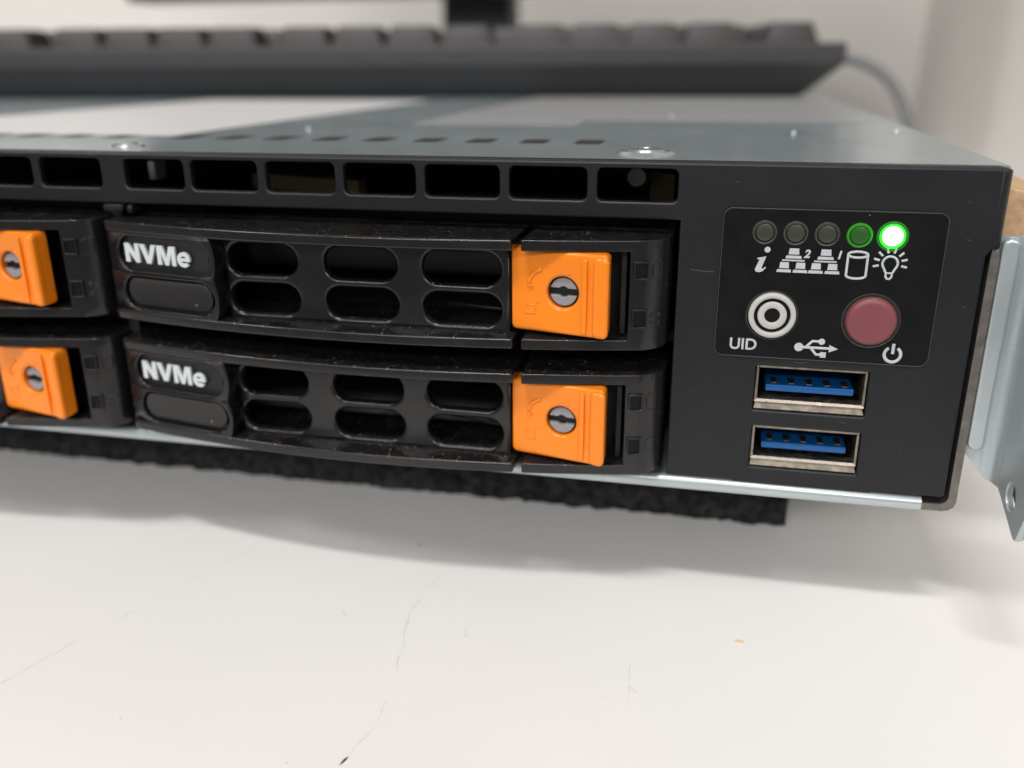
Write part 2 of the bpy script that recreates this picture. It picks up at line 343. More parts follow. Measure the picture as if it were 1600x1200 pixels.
# bay-side return of the bezel next to the trays, plus the dividers between the tray columns
bm = bmesh.new(); add_box(bm, -35.45, -34.3, 1.35, 14, 2.1, 36.3, 0.2); from_bm('bay_wall', bm, M['bezel'], SV)
for c in range(1, 5):
    x = -35.9-79.9*c
    bm = bmesh.new(); add_box(bm, x-0.9, x+0.9, 2.0, 40, 1.9, 36.3, 0.2); from_bm('bay_wall', bm, M['deep'], SV)
    bm = bmesh.new(); add_box(bm, x-0.2, x+2.9, -0.6, 2.4, 35.35, 36.35, 0.3); add_box(bm, x+3.3, x+4.3, -0.4, 2.4, 35.0, 36.3, 0.45); from_bm('bezel_tab', bm, M['bezel'], SV)
box('blank_panel', M['bezel'], SV, -WID, -197.5, 0.2, 1.4, 2.1, 36.3, 0.2)
box('bay_shelf', M['deep'], SV, -WID, -34.5, 9, 60, 18.15, 19.6)
# cover, floor, sides, back
lid = [[(-WID, 2.35), (1.3, 2.35), (1.3, DEP), (-WID, DEP)]]
for c in range(3):
    for k in range(9): lid.append(rrect(-52.8-8.42*k-79.9*c, -48.6-8.42*k-79.9*c, 23, 31.5, 1.2, 4))
cover = plate('top_cover', M['lid'], SV, lid, 1.0, 43.4, 0.0, plane='XY')
for c in range(2):
    for k in range(9): plate('slot_shade_plug', M['slot_shade'], cover, [rrect(-52.78-8.42*k-79.9*c, -48.62-8.42*k-79.9*c, 23.02, 31.48, 1.2, 4)], 0.4, 43.36, 0.0, plane='XY')  # dark plugs added so the holes look shaded inside
for (x, y) in ((-105.8, 47), (-124.6, 84), (-136.8, 168), (-19.6, 48), (-2.6, 54), (-42, 91)):
    r = random.uniform(0.4, 0.75)
    bm = bmesh.new(); bmesh.ops.create_uvsphere(bm, u_segments=16, v_segments=8, radius=1)
    for v in bm.verts: v.co = Vector((x+v.co.x*r, y+v.co.y*r, 43.38+max(v.co.z, -0.2)*0.55))
    from_bm('rivet', bm, M['zinc'], cover, 60)
for (x, y, ks) in ((-40.9, 10.8, 1.0), (-117.1, 8.7, 0.6)):
    bm = bmesh.new()
    rings = []
    for r, z in ((4.0, 43.41), (3.5, 43.75), (3.0, 43.62), (2.5, 43.55), (2.4, 43.95), (1.6, 44.1), (0.9, 44.1), (0.8, 43.7), (0.0, 43.7)):
        r *= ks; rings.append([bm.verts.new((x+r*math.cos(i*math.pi/14), y+r*math.sin(i*math.pi/14), z)) for i in range(28)] if r else [bm.verts.new((x, y, z))])
    for a, b in zip(rings, rings[1:]):
        for i in range(28):
            j = (i+1) % 28
            bm.faces.new((a[i], a[j], b[j], b[i]) if len(b) > 1 else (a[i], a[j], b[0]))
    from_bm('cover_screw', bm, M['screw'], cover, 45)
# paper labels stuck on the cover
s1 = plate('paper_label', M['paper'], cover, [rrect(-197, -122, 29, 172, 1.5, 4)], 0.1, 43.52, plane='XY')
s2 = plate('paper_label', M['film'], cover, [rrect(-92, -1.0, 80, 205, 1.5, 4)], 0.1, 43.52, plane='XY')
s3 = plate('paper_label', M['film'], cover, [rrect(-91.5, -58.5, 64.5, 77.5, 0.8, 4)], 0.1, 43.52, plane='XY')
# floor with its rolled bright lip
bm = bmesh.new(); prof = [(0.55, 1.85), (0.1, 1.75), (-0.25, 1.45), (-0.34, 0.95), (-0.32, 0.35), (-0.12, 0.06), (0.4, 0.0), (DEP, 0.0), (DEP, 1.2), (1.2, 1.2), (1.1, 1.7)]
A = [bm.verts.new((-WID, y, z)) for y, z in prof]; B = [bm.verts.new((-2.9, y, z)) for y, z in prof]; n = len(prof)
for i in range(n): bm.faces.new((A[i], A[(i+1) % n], B[(i+1) % n], B[i]))
bm.faces.new(A); bm.faces.new(B[::-1])
from_bm('floor_plate', bm, M['zinc'], SV, 60)
bm = bmesh.new(); prof = [(-2.8, 0.05), (-0.3, 0.05), (0.5, 0.25), (1.1, 0.75), (1.3, 1.5), (1.3, 33.2), (0.9, 33.9), (0.35, 34.1), (0.3, 33.0), (0.3, 1.9), (0.0, 1.3), (-0.5, 1.05), (-2.8, 1.0)]
A = [bm.verts.new((x, 0.25, z)) for x, z in prof]; B = [bm.verts.new((x, DEP-1.2, z)) for x, z in prof]; n = len(prof)
for i in range(n): bm.faces.new((A[i], A[(i+1) % n], B[(i+1) % n], B[i]))
bmesh.ops.triangle_fill(bm, use_beauty=True, edges=[e for e in bm.edges if e.verts[0] in A and e.verts[1] in A])
from_bm('side_wall', bm, M['edge'], SV, 50)
box('side_wall', M['zinc'], SV, 0.35, 1.25, 9.2, DEP-1.3, 34.2, 42.3)
box('side_wall', M['zinc'], SV, -WID, -WID+1.2, 2.4, DEP-1.3, 1.3, 42.3)
box('back_wall', M['zinc'], SV, -WID, 1.3, DEP-1.1, DEP, 1.3, 42.3)
# what shows dimly through the vents
box('inner_wall', M['deep'], SV, -WID+2, -1, 75, 76, 1.4, 42.2)
lathe('standoff', M['edge'], SV, -42.0, 40.2, [(0, -1), (1.2, -1), (1.6, -0.5), (1.6, 6), (0, 6)], 24, 12)
bm = bmesh.new(); prism(bm, [(-40.5, 15), (-37.0, 12), (-35.7, 20), (-39.5, 24)], 36.6, 40.6, 0.2); from_bm('ribbon', bm, M['board'], SV)
bm = bmesh.new(); prism(bm, [(-102, 17), (-82, 11), (-82, 14), (-101, 24)], 36.6, 38.9, 0.2); from_bm('board_edge', bm, M['board'], SV)
bm = bmesh.new(); add_box(bm, -114.5, -113.3, 9, 12, 38.6, 41.4, 0.2); from_bm('clip', bm, M['zinc'], SV)
bm = bmesh.new(); add_box(bm, -120.5, -117.0, 6, 9, 41.6, 42.3, 0.1); from_bm('clip', bm, M['zinc'], SV)

# --- control panel film and printed icons
film = plate('control_label', M['label'], SV, [rrect(-30.35, -4.75, 19.45, 38.25, 1.15, 8)], 0.32, -0.26, 0.13)
film['label'] = 'black control panel film with white printed icons'
strokes('border_glint', M['glint_scuff'], film, [rrect(-30.28, -4.82, 19.52, 38.18, 1.1, 8)+[rrect(-30.28, -4.82, 19.52, 38.18, 1.1, 8)[0]]], 0.045, -0.235, 1.0)  # lighter bead stands in for the highlight along the film border
YI = -0.282
ix, iz = -25.45, 30.5
plate('info_icon', M['ink'], film, [circ(ix+0.62, iz+2.75, 0.36, 18), [(ix-0.55, iz+1.55), (ix-0.42, iz+1.72), (ix+0.55, iz+1.92), (ix+0.08, iz+0.42), (ix+0.22, iz+0.36), (ix+0.52, iz+0.62), (ix+0.62, iz+0.52), (ix+0.25, iz+0.08), (ix-0.15, iz-0.08), (ix-0.55, iz-0.02), (ix-0.68, iz+0.28), (ix-0.22, iz+1.52)]], 0.04, YI)
def net_icon(x, num):
    z = 30.55
    def comp(cx, z0, k=1.0):
        return [[(cx-0.62*k, z0+0.5), (cx+0.62*k, z0+0.5), (cx+0.55*k, z0+1.25), (cx-0.55*k, z0+1.25)], [(cx-0.95*k, z0), (cx+0.95*k, z0), (cx+0.86*k, z0+0.36), (cx-0.86*k, z0+0.36)]]
    lp = comp(x-0.95, z, 0.92)+comp(x+0.95, z, 0.92)+comp(x+0.05, z+1.72, 1.0)+[[(x-1.25, z+1.40), (x+1.35, z+1.40), (x+1.35, z+1.58), (x-1.25, z+1.58)]]
    o = plate('network_icon', M['ink'], film, lp, 0.04, YI)
    text('network_number', M['ink'], film, num, 1.35, x+1.22, 32.45, YI, 0.02, 0.05, 0.2)
net_icon(-21.75, '2'); net_icon(-18.05, '1')
cx, cz = -14.35, 31.75
strokes('disk_icon', M['ink'], film, [arcpts(cx, cz+1.28, 1.12, 0, 360, 28, 0.36), [(cx-1.12, cz+1.28), (cx-1.12, cz-1.25)]+arcpts(cx, cz-1.25, 1.12, 180, 360, 16, 0.38)+[(cx+1.12, cz+1.28)]], 0.14, YI+0.02)
cx, cz = -10.65, 31.75
bulb = arcpts(cx, cz+0.35, 0.86, -40, 220, 22)
bulb = [(cx+0.40, cz-0.75)]+bulb+[(cx-0.40, cz-0.75)]
lines = [bulb, [(cx-0.34, cz-0.80), (cx-0.34, cz-1.25), (cx-0.15, cz-1.5), (cx+0.15, cz-1.5), (cx+0.34, cz-1.25), (cx+0.34, cz-0.80), (cx-0.34, cz-0.80)]]
for a in (-12, 16, 44, 75, 105, 136, 164, 192):
    ra, rb = 1.28, 1.95
    lines.append([(cx+ra*math.cos(math.radians(a)), cz+0.35+ra*math.sin(math.radians(a))), (cx+rb*math.cos(math.radians(a)), cz+0.35+rb*math.sin(math.radians(a)))])
strokes('lamp_icon', M['ink'], film, lines, 0.13, YI+0.02)
text('uid_text', M['ink'], film, 'UID', 2.05, -28.5, 20.45, YI, 0.02, 0.035, 0, sx=0.98)
cx, cz = -18.0, 21.15
strokes('usb_icon', M['ink'], film, [[(cx-2.0, cz), (cx+1.75, cz)], [(cx-1.2, cz), (cx-0.45, cz+0.85), (cx+0.5, cz+0.85)], [(cx-0.6, cz), (cx+0.1, cz-0.85), (cx+0.75, cz-0.85)]], 0.16, YI+0.02)
plate('usb_icon_marks', M['ink'], film, [circ(cx-2.0, cz, 0.55, 20), circ(cx+0.65, cz+0.85, 0.40, 16), [(cx+0.6, cz-1.2), (cx+1.3, cz-1.2), (cx+1.3, cz-0.5), (cx+0.6, cz-0.5)], [(cx+1.6, cz-0.48), (cx+2.65, cz), (cx+1.6, cz+0.48)]], 0.05, YI-0.01)
cx, cz = -8.95, 21.0
strokes('power_icon', M['ink'], film, [arcpts(cx, cz-0.15, 0.95, 122, 418, 26), [(cx, cz-0.05), (cx, cz+1.25)]], 0.19, YI+0.02)

strokes('scuff', M['glint_scuff'], bz, [[(-33.9, 30.35), (-32.6, 30.2), (-31.0, 30.15)], [(-3.1, 39.6), (-2.9, 39.35)], [(-1.9, 27.1), (-1.6, 27.2)], [(-33.0, 14.2), (-32.7, 14.1)], [(-6.4, 8.3), (-6.2, 8.0)], [(-29.2, 41.2), (-28.8, 41.3)], [(-2.6, 35.2), (-2.2, 35.1)], [(-20.5, 19.15), (-19.6, 18.95), (-18.8, 19.1)], [(-14.0, 11.4), (-13.2, 11.3)]], 0.035, 0.0, 0.8)
# --- status lights
for i, x in enumerate((-25.33, -21.72, -18.12, -14.45, -10.77)):
    core, rim = (M['led_off'], M['led_ring']) if i < 3 else ((M['led_dim'], M['led_dim_rim']) if i == 3 else (M['led_on'], M['led_on_rim']))
    L_ = lathe('status_light', core, SV, x, 35.38, [(0, -0.62), (0.7, -0.60), (1.02, -0.52), (1.12, -0.30), (1.12, 0.3)], 32)
    if i == 3: L_['label'] = 'dim green status light'
    if i == 4: L_['label'] = 'bright green lit status light'
    if i == 4: lathe('halo_ring', M['led_halo'], L_, x, 35.33, [(1.54, -0.10), (1.58, -0.30), (1.78, -0.275), (1.84, -0.2)], 32)  # extra ring around the lens rim, standing in for the green halo
    lathe('lens_rim', rim, L_, x, 35.33, [(1.14, -0.20), (1.20, -0.42), (1.40, -0.38), (1.50, -0.25), (1.52, -0.1)], 32)
# --- UID button
ub = lathe('uid_button', M['label'], SV, -23.6, 25.15, [(0, -0.55), (0.9, -0.55), (1.8, -0.60), (2.2, -0.60), (2.85, -0.55), (2.95, -0.3), (2.95, 0.2)], 48)
lathe('button_ring', M['ring'], ub, -23.6, 25.15, [(2.18, -0.58), (2.22, -0.95), (2.35, -1.05), (2.65, -1.05), (2.83, -0.92), (2.88, -0.5)], 56)
lathe('button_ring', M['ring'], ub, -23.6, 25.15, [(0.92, -0.50), (0.96, -0.82), (1.08, -0.88), (1.60, -0.88), (1.74, -0.80), (1.78, -0.5)], 56)
lathe('button_collar', M['led_ring'], ub, -23.62, 25.05, [(2.98, -0.2), (3.02, -0.36), (3.14, -0.36), (3.18, -0.2)], 48)
# --- power button
lathe('power_button', M['rose'], SV, -11.97, 25.0, [(0, -1.22), (2.2, -1.20), (2.62, -1.14), (2.85, -0.98), (2.97, -0.72), (3.0, -0.4), (3.0, 0.2)], 56)['label'] = 'dusty rose round power button'
lathe('button_gap', M['deep'], SV, -11.97, 25.0, [(3.02, -0.275), (3.26, -0.275), (3.26, -0.2)], 48)
lathe('button_collar', M['led_ring'], SV, -11.97, 24.98, [(3.27, -0.2), (3.30, -0.32), (3.40, -0.31), (3.44, -0.2)], 48)

# --- USB ports
def usb(x0, x1, z0, z1, dz):
    u = empty_part('usb_port', SV)
    bm = bmesh.new(); t = 0.32
    X0, X1, Z0, Z1 = x0+0.12, x1-0.12, z0+0.1, z1-0.1
    add_box(bm, X0, X0+t, 0.5, 14, Z0+0.9, Z1, 0.06); add_box(bm, X1-t, X1, 0.5, 14, Z0+0.9, Z1, 0.06)
    add_box(bm, X0+t, X1-t, 0.5, 14, Z1-t, Z1, 0.06); add_box(bm, X0, X1, 0.9, 14, Z0+0.98, Z0+0.98+t, 0.06)
    # flared lip along the bottom
    bm2 = bmesh.new()
    for (ya, za, yb, zb) in ((0.55, Z0+1.30, 0.40, Z0+0.95), (0.75, Z0+0.86, 0.30, Z0+0.06)):
        bb = bm if za > Z0+1 else bm2
        q = [bb.verts.new(c) for c in ((X0+0.2, ya, za), (X1-0.2, ya, za), (X1, yb, zb), (X0, yb, zb))]
        r_ = [bb.verts.new(c) for c in ((X0+0.2, ya+0.4, za-0.02), (X1-0.2, ya+0.4, za-0.02), (X1, yb+0.4, zb-0.02), (X0, yb+0.4, zb-0.02))]
        bb.faces.new(q)
        for i in range(4): bb.faces.new((q[i], r_[i], r_[(i+1) % 4], q[(i+1) % 4]))
    from_bm('shell', bm, M['usb_metal'], u, 30); from_bm('shell_lip', bm2, M['usb_rough'], u, 30)
    box('cavity_back', M['deep'], u, X0, X1, 11.5, 12, Z0+1.2, Z1)
    tz = z0+2.15+dz
    box('tongue', M['usb_blue'], u, x0+1.45, x1-1.35, 1.6, 11.2, tz, tz+0.9, 0.2)
    for k in range(5):
        cx = x0+2.55+(x1-x0-4.9)*k/4
        box('contact', M['gold'], u, cx-0.36, cx+0.36, 2.4, 3.4, tz+0.85, tz+0.98, 0.05)
        box('contact_slot', M['deep'], u, cx-0.42, cx+0.42, 3.45, 4.6, tz+0.83, tz+0.95)
    for k in range(4):
        cx = x0+3.2+(x1-x0-6.2)*k/3
        box('contact', M['gold'], u, cx-0.45, cx+0.45, 3.6, 8, Z1-t-0.42, Z1-t-0.12, 0.06)
    return u
def empty_part(name, parent):
    o = bpy.data.objects.new(name, None); col.objects.link(o); o.parent = parent; o.empty_display_size = 0.005; return o
usb(-24.9, -11.15, 12.25, 18.35, 0.0); usb(-24.75, -11.2, 4.2, 10.05, 0.0)

# --- rack ear at the right
ear = empty_part('rack_ear', SV)
# front-facing strip with an embossed panel, then a round bend, then the plate that stands forward
bm = bmesh.new(); pf = [(1.35, 1.5), (3.3, 0.9)]
for a in range(0, 91, 10): pf.append((3.3+1.9*math.sin(math.radians(a)), 0.9-2.1*(1-math.cos(math.radians(a)))-0.0))
pf2 = [(x+0.75, y+0.95) if i < 2 else (x+0.85, y+0.75*math.cos(math.radians(min(90, (i-2)*10)))) for i, (x, y) in enumerate(pf)]
def zlow(x): return 8.2-(x-1.35)*1.15 if x < 4.2 else 4.9-(x-4.2)*0.2
nz = 26
def sheet(bm, pts, off):
    g = []
    for (x, y) in pts:
        z0 = zlow(x-off); z1 = 35.8-abs(x-off-2.6)*0.25
        g.append([bm.verts.new((x, y, z0+(z1-z0)*k/nz)) for k in range(nz+1)])
    return g
g1 = sheet(bm, pf, 0); g2 = sheet(bm, pf2, 0.8)
n = len(pf)
for i in range(n-1):
    for k in range(nz):
        bm.faces.new((g1[i][k], g1[i+1][k], g1[i+1][k+1], g1[i][k+1])); bm.faces.new((g2[i][k+1], g2[i+1][k+1], g2[i+1][k], g2[i][k]))
    bm.faces.new((g1[i][0], g2[i][0], g2[i+1][0], g1[i+1][0])); bm.faces.new((g1[i+1][nz], g2[i+1][nz], g2[i][nz], g1[i][nz]))
for gi in (0, n-1):
    for k in range(nz): bm.faces.new((g1[gi][k], g1[gi][k+1], g2[gi][k+1], g2[gi][k]))
from_bm('bend', bm, M['zinc'], ear, 50)
# embossed strip between the wall edge and the bend
def yz_plate(name, x0, loops, t, m_, bev):
    me = curve_mesh(poly_curve(loops, max(t/2-bev, 1e-4), bev, 2))
    for v in me.vertices:
        a, b_, d = v.co; v.co = Vector((x0-d, -a, b_))          # first coordinate runs forward (-y)
    return finish(name, me, m_, ear, 40)
plate('emboss', M['zinc'], ear, [rrect(1.42, 3.3, 8.9, 35.4, 0.9, 8)], 1.2, 0.15, 0.35, res=3, warp=lambda c: (c.x, c.y-(c.x-1.42)*0.12, c.z))
plate('scuff', M['screw'], ear, [[(2.9, 14), (3.05, 15.2), (2.95, 17), (3.1, 19.5), (3.0, 21), (3.12, 22.5), (3.2, 20), (3.18, 17), (3.1, 14.6)]], 0.03, -0.09, warp=lambda c: (c.x, c.y, c.z))
# the plate that stands forward, with a screw hole and a finger hole
def ear_out(k): return [(1.2, 4.9+k), (9.2+k, 2.05), (9.9+k, 1.95), (10.5+k, 2.4), (12.0+k, 6.0), (12.4+k, 10.5)]+[(12.2+k+7.6*math.cos(math.radians(a)), 20.0+8.4*math.sin(math.radians(a))) for a in range(262, 97, -11)]+[(12.4+k, 29.5), (11.5+k, 33.5), (1.2, 35.7)]
yz_plate('ear_plate', 5.62, [ear_out(0), circ(6.3, 5.9, 1.75, 28)], 0.85, M['zinc'], 0.16)
yz_plate('ear_plate', 6.75, [ear_out(0.8), circ(6.3, 5.9, 1.4, 28)], 0.8, M['edge'], 0.16)
rail = box('slide_rail', M['zinc'], SV, 1.4, 6.4, 11, DEP-20, 9.0, 33.0, 0.5)

# ------------------------------------------------------------------ drive trays (local: x from the middle, z from the bottom)
TH = 14.0
def arc(x):
    y = -7.8+4.7*(x/39.5)**2
    if x < -38.1: y += 1.4-math.sqrt(max(0, 1.4**2-(-38.1-x)**2))
    if x > 35.7:
        k = min(1.0, (x-35.7)/3.6); y += 3.9*(1-math.sqrt(max(0, 1-k*k)))
    return y
def xs_between(a, b):
    xs = [a]; x = a
    while x < b-1e-6:
        step = 0.22 if (x < -37.9 or x > 35.3) else 1.6
        x = min(b, x+step); xs.append(x)
    if len(xs) > 2 and xs[-1]-xs[-2] < 0.1: xs.pop(-2)
    return xs
def make_tray():
    T = empty('drive_tray', (-75.5, 0, 20.5), 'x', 'drive tray', 'hot swap drive trays in the server front')
    pl, BK = M['plastic'], 7.0
    GRY = -3.8
    def rim(name, a, b, z0, z1, parent):
        pts = [(x, arc(x)) for x in xs_between(a, b)]+[(b, BK), (a, BK)]
        bm = bmesh.new(); prism(bm, pts, z0, z1, 0.38, 4, 40); return from_bm(name, bm, pl, parent, 40)
    rim('lever_rim', -39.5, 20.15, TH-1.4, TH, T); rim('lever_rim', -39.5, 20.15, 0, 1.4, T)
    # grille: flat face set back behind the rims, six real slots
    gl = [[(-20.6, 1.2), (19.3, 1.2), (19.3, 12.8), (-20.6, 12.8)]]
    for z in (9.55, 4.15):
        for x in (-15.0, -0.95, 12.85): gl.append(pill(x, z, 10.2 if x < 10 else 10.5, 4.25))
    g = plate('grille', pl, T, gl, 1.5, GRY, 0.5, smooth=50, res=4)
    # end pad with two pill pockets, following the bow of the rims
    xa, xb = -39.15, -20.9
    def pw(c): return (c.x, arc(max(-38.0, c.x))+0.05+c.y+(1.2*((-38.0-c.x)/1.15)**2 if c.x < -38.0 else 0), c.z)
    xsl = [xa+(xb-xa)*i/26 for i in range(27)]
    def lobe(z): return -21.75+1.25*max(math.cos(min(1.57, abs(z-4.2)/2.9)), math.cos(min(1.57, abs(z-9.75)/2.9)))
    zl = [1.25+11.5*i/22 for i in range(23)]
    xsl = [xa+(-22.3-xa)*i/24 for i in range(25)]
    ol = [(x, 1.25) for x in xsl]+[(lobe(z), z) for z in zl]+[(x, 12.75) for x in xsl[::-1]]+[(xa, 10), (xa, 7), (xa, 4)]
    def pod(z, h, x0, x1):
        r = h/2; pts = []
        for (cx, a0) in ((x1-r*1.1, -90), (x0+r*0.9, 90)):
            for i in range(13):
                a = math.radians(a0+180*i/12); pts.append((cx+r*(1.1 if a0 < 0 else 0.9)*math.cos(a), z+r*math.sin(a)))
        k = 10; bot = [(x0+r+(x1-x0-2*r)*i/k, z-r) for i in range(1, k)]; top = [(x1-r-(x1-x0-2*r)*i/k, z+r) for i in range(1, k)]
        return pts[:13]+top+pts[13:]+bot
    pods = [pod(9.75, 4.9, -36.8, -21.3), pod(4.2, 4.7, -36.6, -21.1)]
    pad = plate('name_pad', pl, T, [ol]+pods, 3.3, 0.0, 0.26, warp=pw, smooth=60, res=2)
    # pocket floors: upper one carries the lettering, lower one is a raised smooth tile
    plate('pocket_floor', M['deep'], pad, [[(xa+0.6+(-22.5-xa)*i/24, 1.7) for i in range(25)]+[(xa+0.6+(-22.5-xa)*i/24, 12.3) for i in range(24, -1, -1)]], 0.5, 0.85, 0.0, warp=pw, smooth=60)
    tile = pod(4.35, 3.9, -36.2, -21.6)
    plate('blank_tile', pl, pad, [tile], 0.6, 0.38, 0.14, warp=pw, smooth=60)
    def tw(c): return (c.x, -3.62+(c.x+35.9)*(-0.185)+c.y, c.z)
    lx, lz, H = -35.85, 8.42, 2.62
    def L2(pts, dx): return [(lx+(dx+a)*1.05, lz+b) for a, b in pts]
    N_ = [(0, 0), (0.72, 0), (0.72, 1.45), (1.72, 0), (2.42, 0), (2.42, H), (1.70, H), (1.70, 1.17), (0.70, H), (0, H)]
    V_ = [(0.98, 0), (1.72, 0), (2.70, H), (1.92, H), (1.36, 0.92), (0.80, H), (0.0, H)]
    M_ = [(0, 0), (0.68, 0), (0.68, 1.62), (1.22, 0), (1.80, 0), (2.34, 1.62), (2.34, 0), (3.02, 0), (3.02, H), (2.02, H), (1.51, 0.98), (1.0, H), (0, H)]
    er, ei, ec = 1.04, 0.50, 0.98
    e_ = [(1.06+er*math.cos(math.radians(a)), ec+er*math.sin(math.radians(a))) for a in range(0, 326, 15)]+[(1.06+ei*math.cos(math.radians(a)), ec+ei*math.sin(math.radians(a))) for a in range(318, 205, -16)]+[(1.06+er-0.01, ec-0.22)]
    eh = [(1.06+ei*math.cos(math.radians(a)), ec+ei*math.sin(math.radians(a))) for a in range(24, 157, 12)]
    plate('lettering', M['letter'], pad, [L2(N_, 0), L2(V_, 2.55), L2(M_, 5.38), L2(e_, 8.62), L2(eh, 8.62)], 0.5, 0.1, 0.05, warp=tw, res=1)
    # latch frame with window
    LF = empty_part('latch_frame', T)
    X0, X1, XW = 21.25, 39.3, 34.45
    xs = xs_between(X0, XW)+xs_between(XW, X1)[1:]; zs = [0, 1.4, 7.0, TH-1.4, TH]
    bm = bmesh.new(); F, Bk = {}, {}
    for i, x in enumerate(xs):
        for j, z in enumerate(zs):
            F[i, j] = bm.verts.new((x, arc(x), z)); Bk[i, j] = bm.verts.new((x, BK, z))
    iw = xs.index(XW)
    def solid(i, j): return 0 <= i < len(xs)-1 and 0 <= j < 4 and not (i < iw and j in (1, 2))
    for i in range(len(xs)-1):
        for j in range(4):
            if not solid(i, j): continue
            bm.faces.new((F[i, j], F[i+1, j], F[i+1, j+1], F[i, j+1])); bm.faces.new((Bk[i, j+1], Bk[i+1, j+1], Bk[i+1, j], Bk[i, j]))
            for (di, dj, a, b) in ((-1, 0, (i, j), (i, j+1)), (1, 0, (i+1, j), (i+1, j+1)), (0, -1, (i, j), (i+1, j)), (0, 1, (i, j+1), (i+1, j+1))):
                if not solid(i+di, j+dj): bm.faces.new((F[a], F[b], Bk[b], Bk[a]))
    for v in [v for v in bm.verts if not v.link_faces]: bm.verts.remove(v)
    bmesh.ops.recalc_face_normals(bm, faces=bm.faces); bm.normal_update()
    es = [e for e in bm.edges if len(e.link_faces) == 2 and e.calc_face_angle(0) > math.radians(45)]
    bmesh.ops.bevel(bm, geom=es, offset=0.36, segments=4, profile=0.5, affect='EDGES', clamp_overlap=True)
    fr = from_bm('frame', bm, pl, LF, 45)
    # moulded squares and symbols on the frame end
    for (z0, z1) in ((9.15, 11.45), (2.95, 5.45)):
        plate('indicator_frame', pl, LF, [rrect(34.95, 36.75, z0, z1, 0.2, 3), rrect(35.17, 36.53, z0+0.22, z1-0.22, 0.12, 3)], 0.5, 0.0, 0.07, warp=lambda c: (c.x, arc(35.8)-0.32+(c.x-35.8)*0.30+c.y, c.z))
        plate('indicator_window', M['label'], LF, [rrect(35.17, 36.53, z0+0.22, z1-0.22, 0.1, 3)], 0.3, 0.0, 0.05, warp=lambda c: (c.x, arc(35.8)-0.06+(c.x-35.8)*0.30+c.y, c.z))
    sw = lambda o: None
    def moulded(lines, r=0.10):
        o = strokes('moulded_mark', pl, LF, lines, r, 0.0, 0.7)
        for v in o.data.vertices:
            x = v.co.x/S; v.co.y += (arc(min(x, 39.0))-0.02)*S
        return o
    moulded([[(37.2, 9.4), (37.2, 11.0), (37.5, 11.35), (38.0, 11.35), (38.25, 11.0), (38.25, 9.4), (37.9, 9.1), (37.5, 9.1), (37.2, 9.4)]], 0.11)
    moulded([arcpts(37.75, 4.5, 0.55, -30, 200, 12), arcpts(37.75, 3.6, 0.55, 150, 380, 12), [(37.2, 4.9), (38.3, 3.2)], [(37.2, 3.1), (38.3, 5.0)]], 0.10)
    # orange latch: a block that leans forward to the right
    OX0, OX1 = 19.5, 32.15
    def ow(c):
        k = (c.x-OX0)/(OX1-OX0); return (c.x, c.y-3.95-2.45*k-0.35*max(0, k-0.7)/0.3, c.z)
    SX, SZ, SR = 26.35, 7.35, 2.02
    n = 24
    olo = rrect(OX0, OX1, 2.0, 12.5, 0.7, 5, (1, 1, 0, 1))
    la = plate('latch', M['orange'], T, [olo, circ(SX, SZ, SR, 40)], 3.0, 0.0, 0.45, warp=ow, smooth=50, res=4)
    plate('ridge', M['orange'], la, [rrect(28.75, 29.5, 2.3, 11.9, 0.33, 5)], 0.9, -0.42, 0.22, warp=ow, smooth=60, res=3)
    plate('grip', M['orange'], la, [rrect(30.15, 32.25, 2.05, 12.3, 0.75, 5)], 1.6, -0.48, 0.55, warp=ow, smooth=60, res=3)
    # screw in its well
    h = 0.46; scr = []
    for sgn in (1, -1):
        pts = []
        for i in range(19):
            a = math.radians(16+148*i/18); pts.append((SX+1.78*math.cos(a), SZ+sgn*1.78*math.sin(a)))
        pts += [(SX-1.62, SZ+sgn*h), (SX-0.75, SZ+sgn*h)]+[(SX+0.72*math.cos(math.radians(a)), SZ+sgn*0.72*math.sin(math.radians(a))) for a in range(140, 39, -20)]+[(SX+0.75, SZ+sgn*h), (SX+1.62, SZ+sgn*h)]
        scr.append(pts if sgn > 0 else pts[::-1])
    sk = plate('lock_screw', M['grey_plastic'], la, scr, 1.2, 0.55, 0.10, warp=ow, smooth=40)
    plate('screw_well', M['deep'], la, [circ(SX, SZ, SR-0.02, 32)], 0.5, 1.35, 0.0, warp=ow)
    def emb(lines, r=0.11):
        o = strokes('moulded_mark', M['orange'], la, lines, r, 0.0, 0.8)
        for v in o.data.vertices:
            k = (v.co.x/S-OX0)/(OX1-OX0); v.co.y += (-3.95-2.45*k)*S
    emb([[(26.1, 9.75), (27.35, 9.75), (27.35, 10.75), (26.1, 10.75), (26.1, 9.75)], [(26.35, 10.75), (26.35, 11.2)]+arcpts(26.72, 11.2, 0.37, 180, 0, 8)+[(27.09, 10.75)]], 0.12)
    emb([[(21.4, 4.35), (22.75, 4.35), (22.75, 5.45), (21.4, 5.45), (21.4, 4.35)], [(22.7, 5.45), (22.75, 5.75)]+arcpts(23.0, 5.75, 0.26, 180, 0, 8)], 0.12)
    emb([arcpts(23.9, 8.1, 2.0, 100, 172, 14)], 0.26)
    emb([[(21.95, 7.9), (22.05, 8.1)]], 0.45)
    # parts of the carrier behind the front
    box('carrier_rail', M['deep'], T, -39.0, -37.6, 1.0, 60, 1.5, 12.5); box('carrier_rail', M['deep'], T, 37.4, 38.8, 4, 60, 1.5, 12.5)
    box('carrier_back', M['deep'], T, -37.4, 37.2, 34, 35, 0.2, 13.8)
    box('window_back', M['deep'], T, 20.2, 34.4, 1.4, 2.2, 1.4, 12.6)
    bm = bmesh.new(); add_box(bm, 33.2, 33.9, -2.2, 1.4, 1.6, 12.4, 0.1); from_bm('window_post', bm, M['deep'], T)
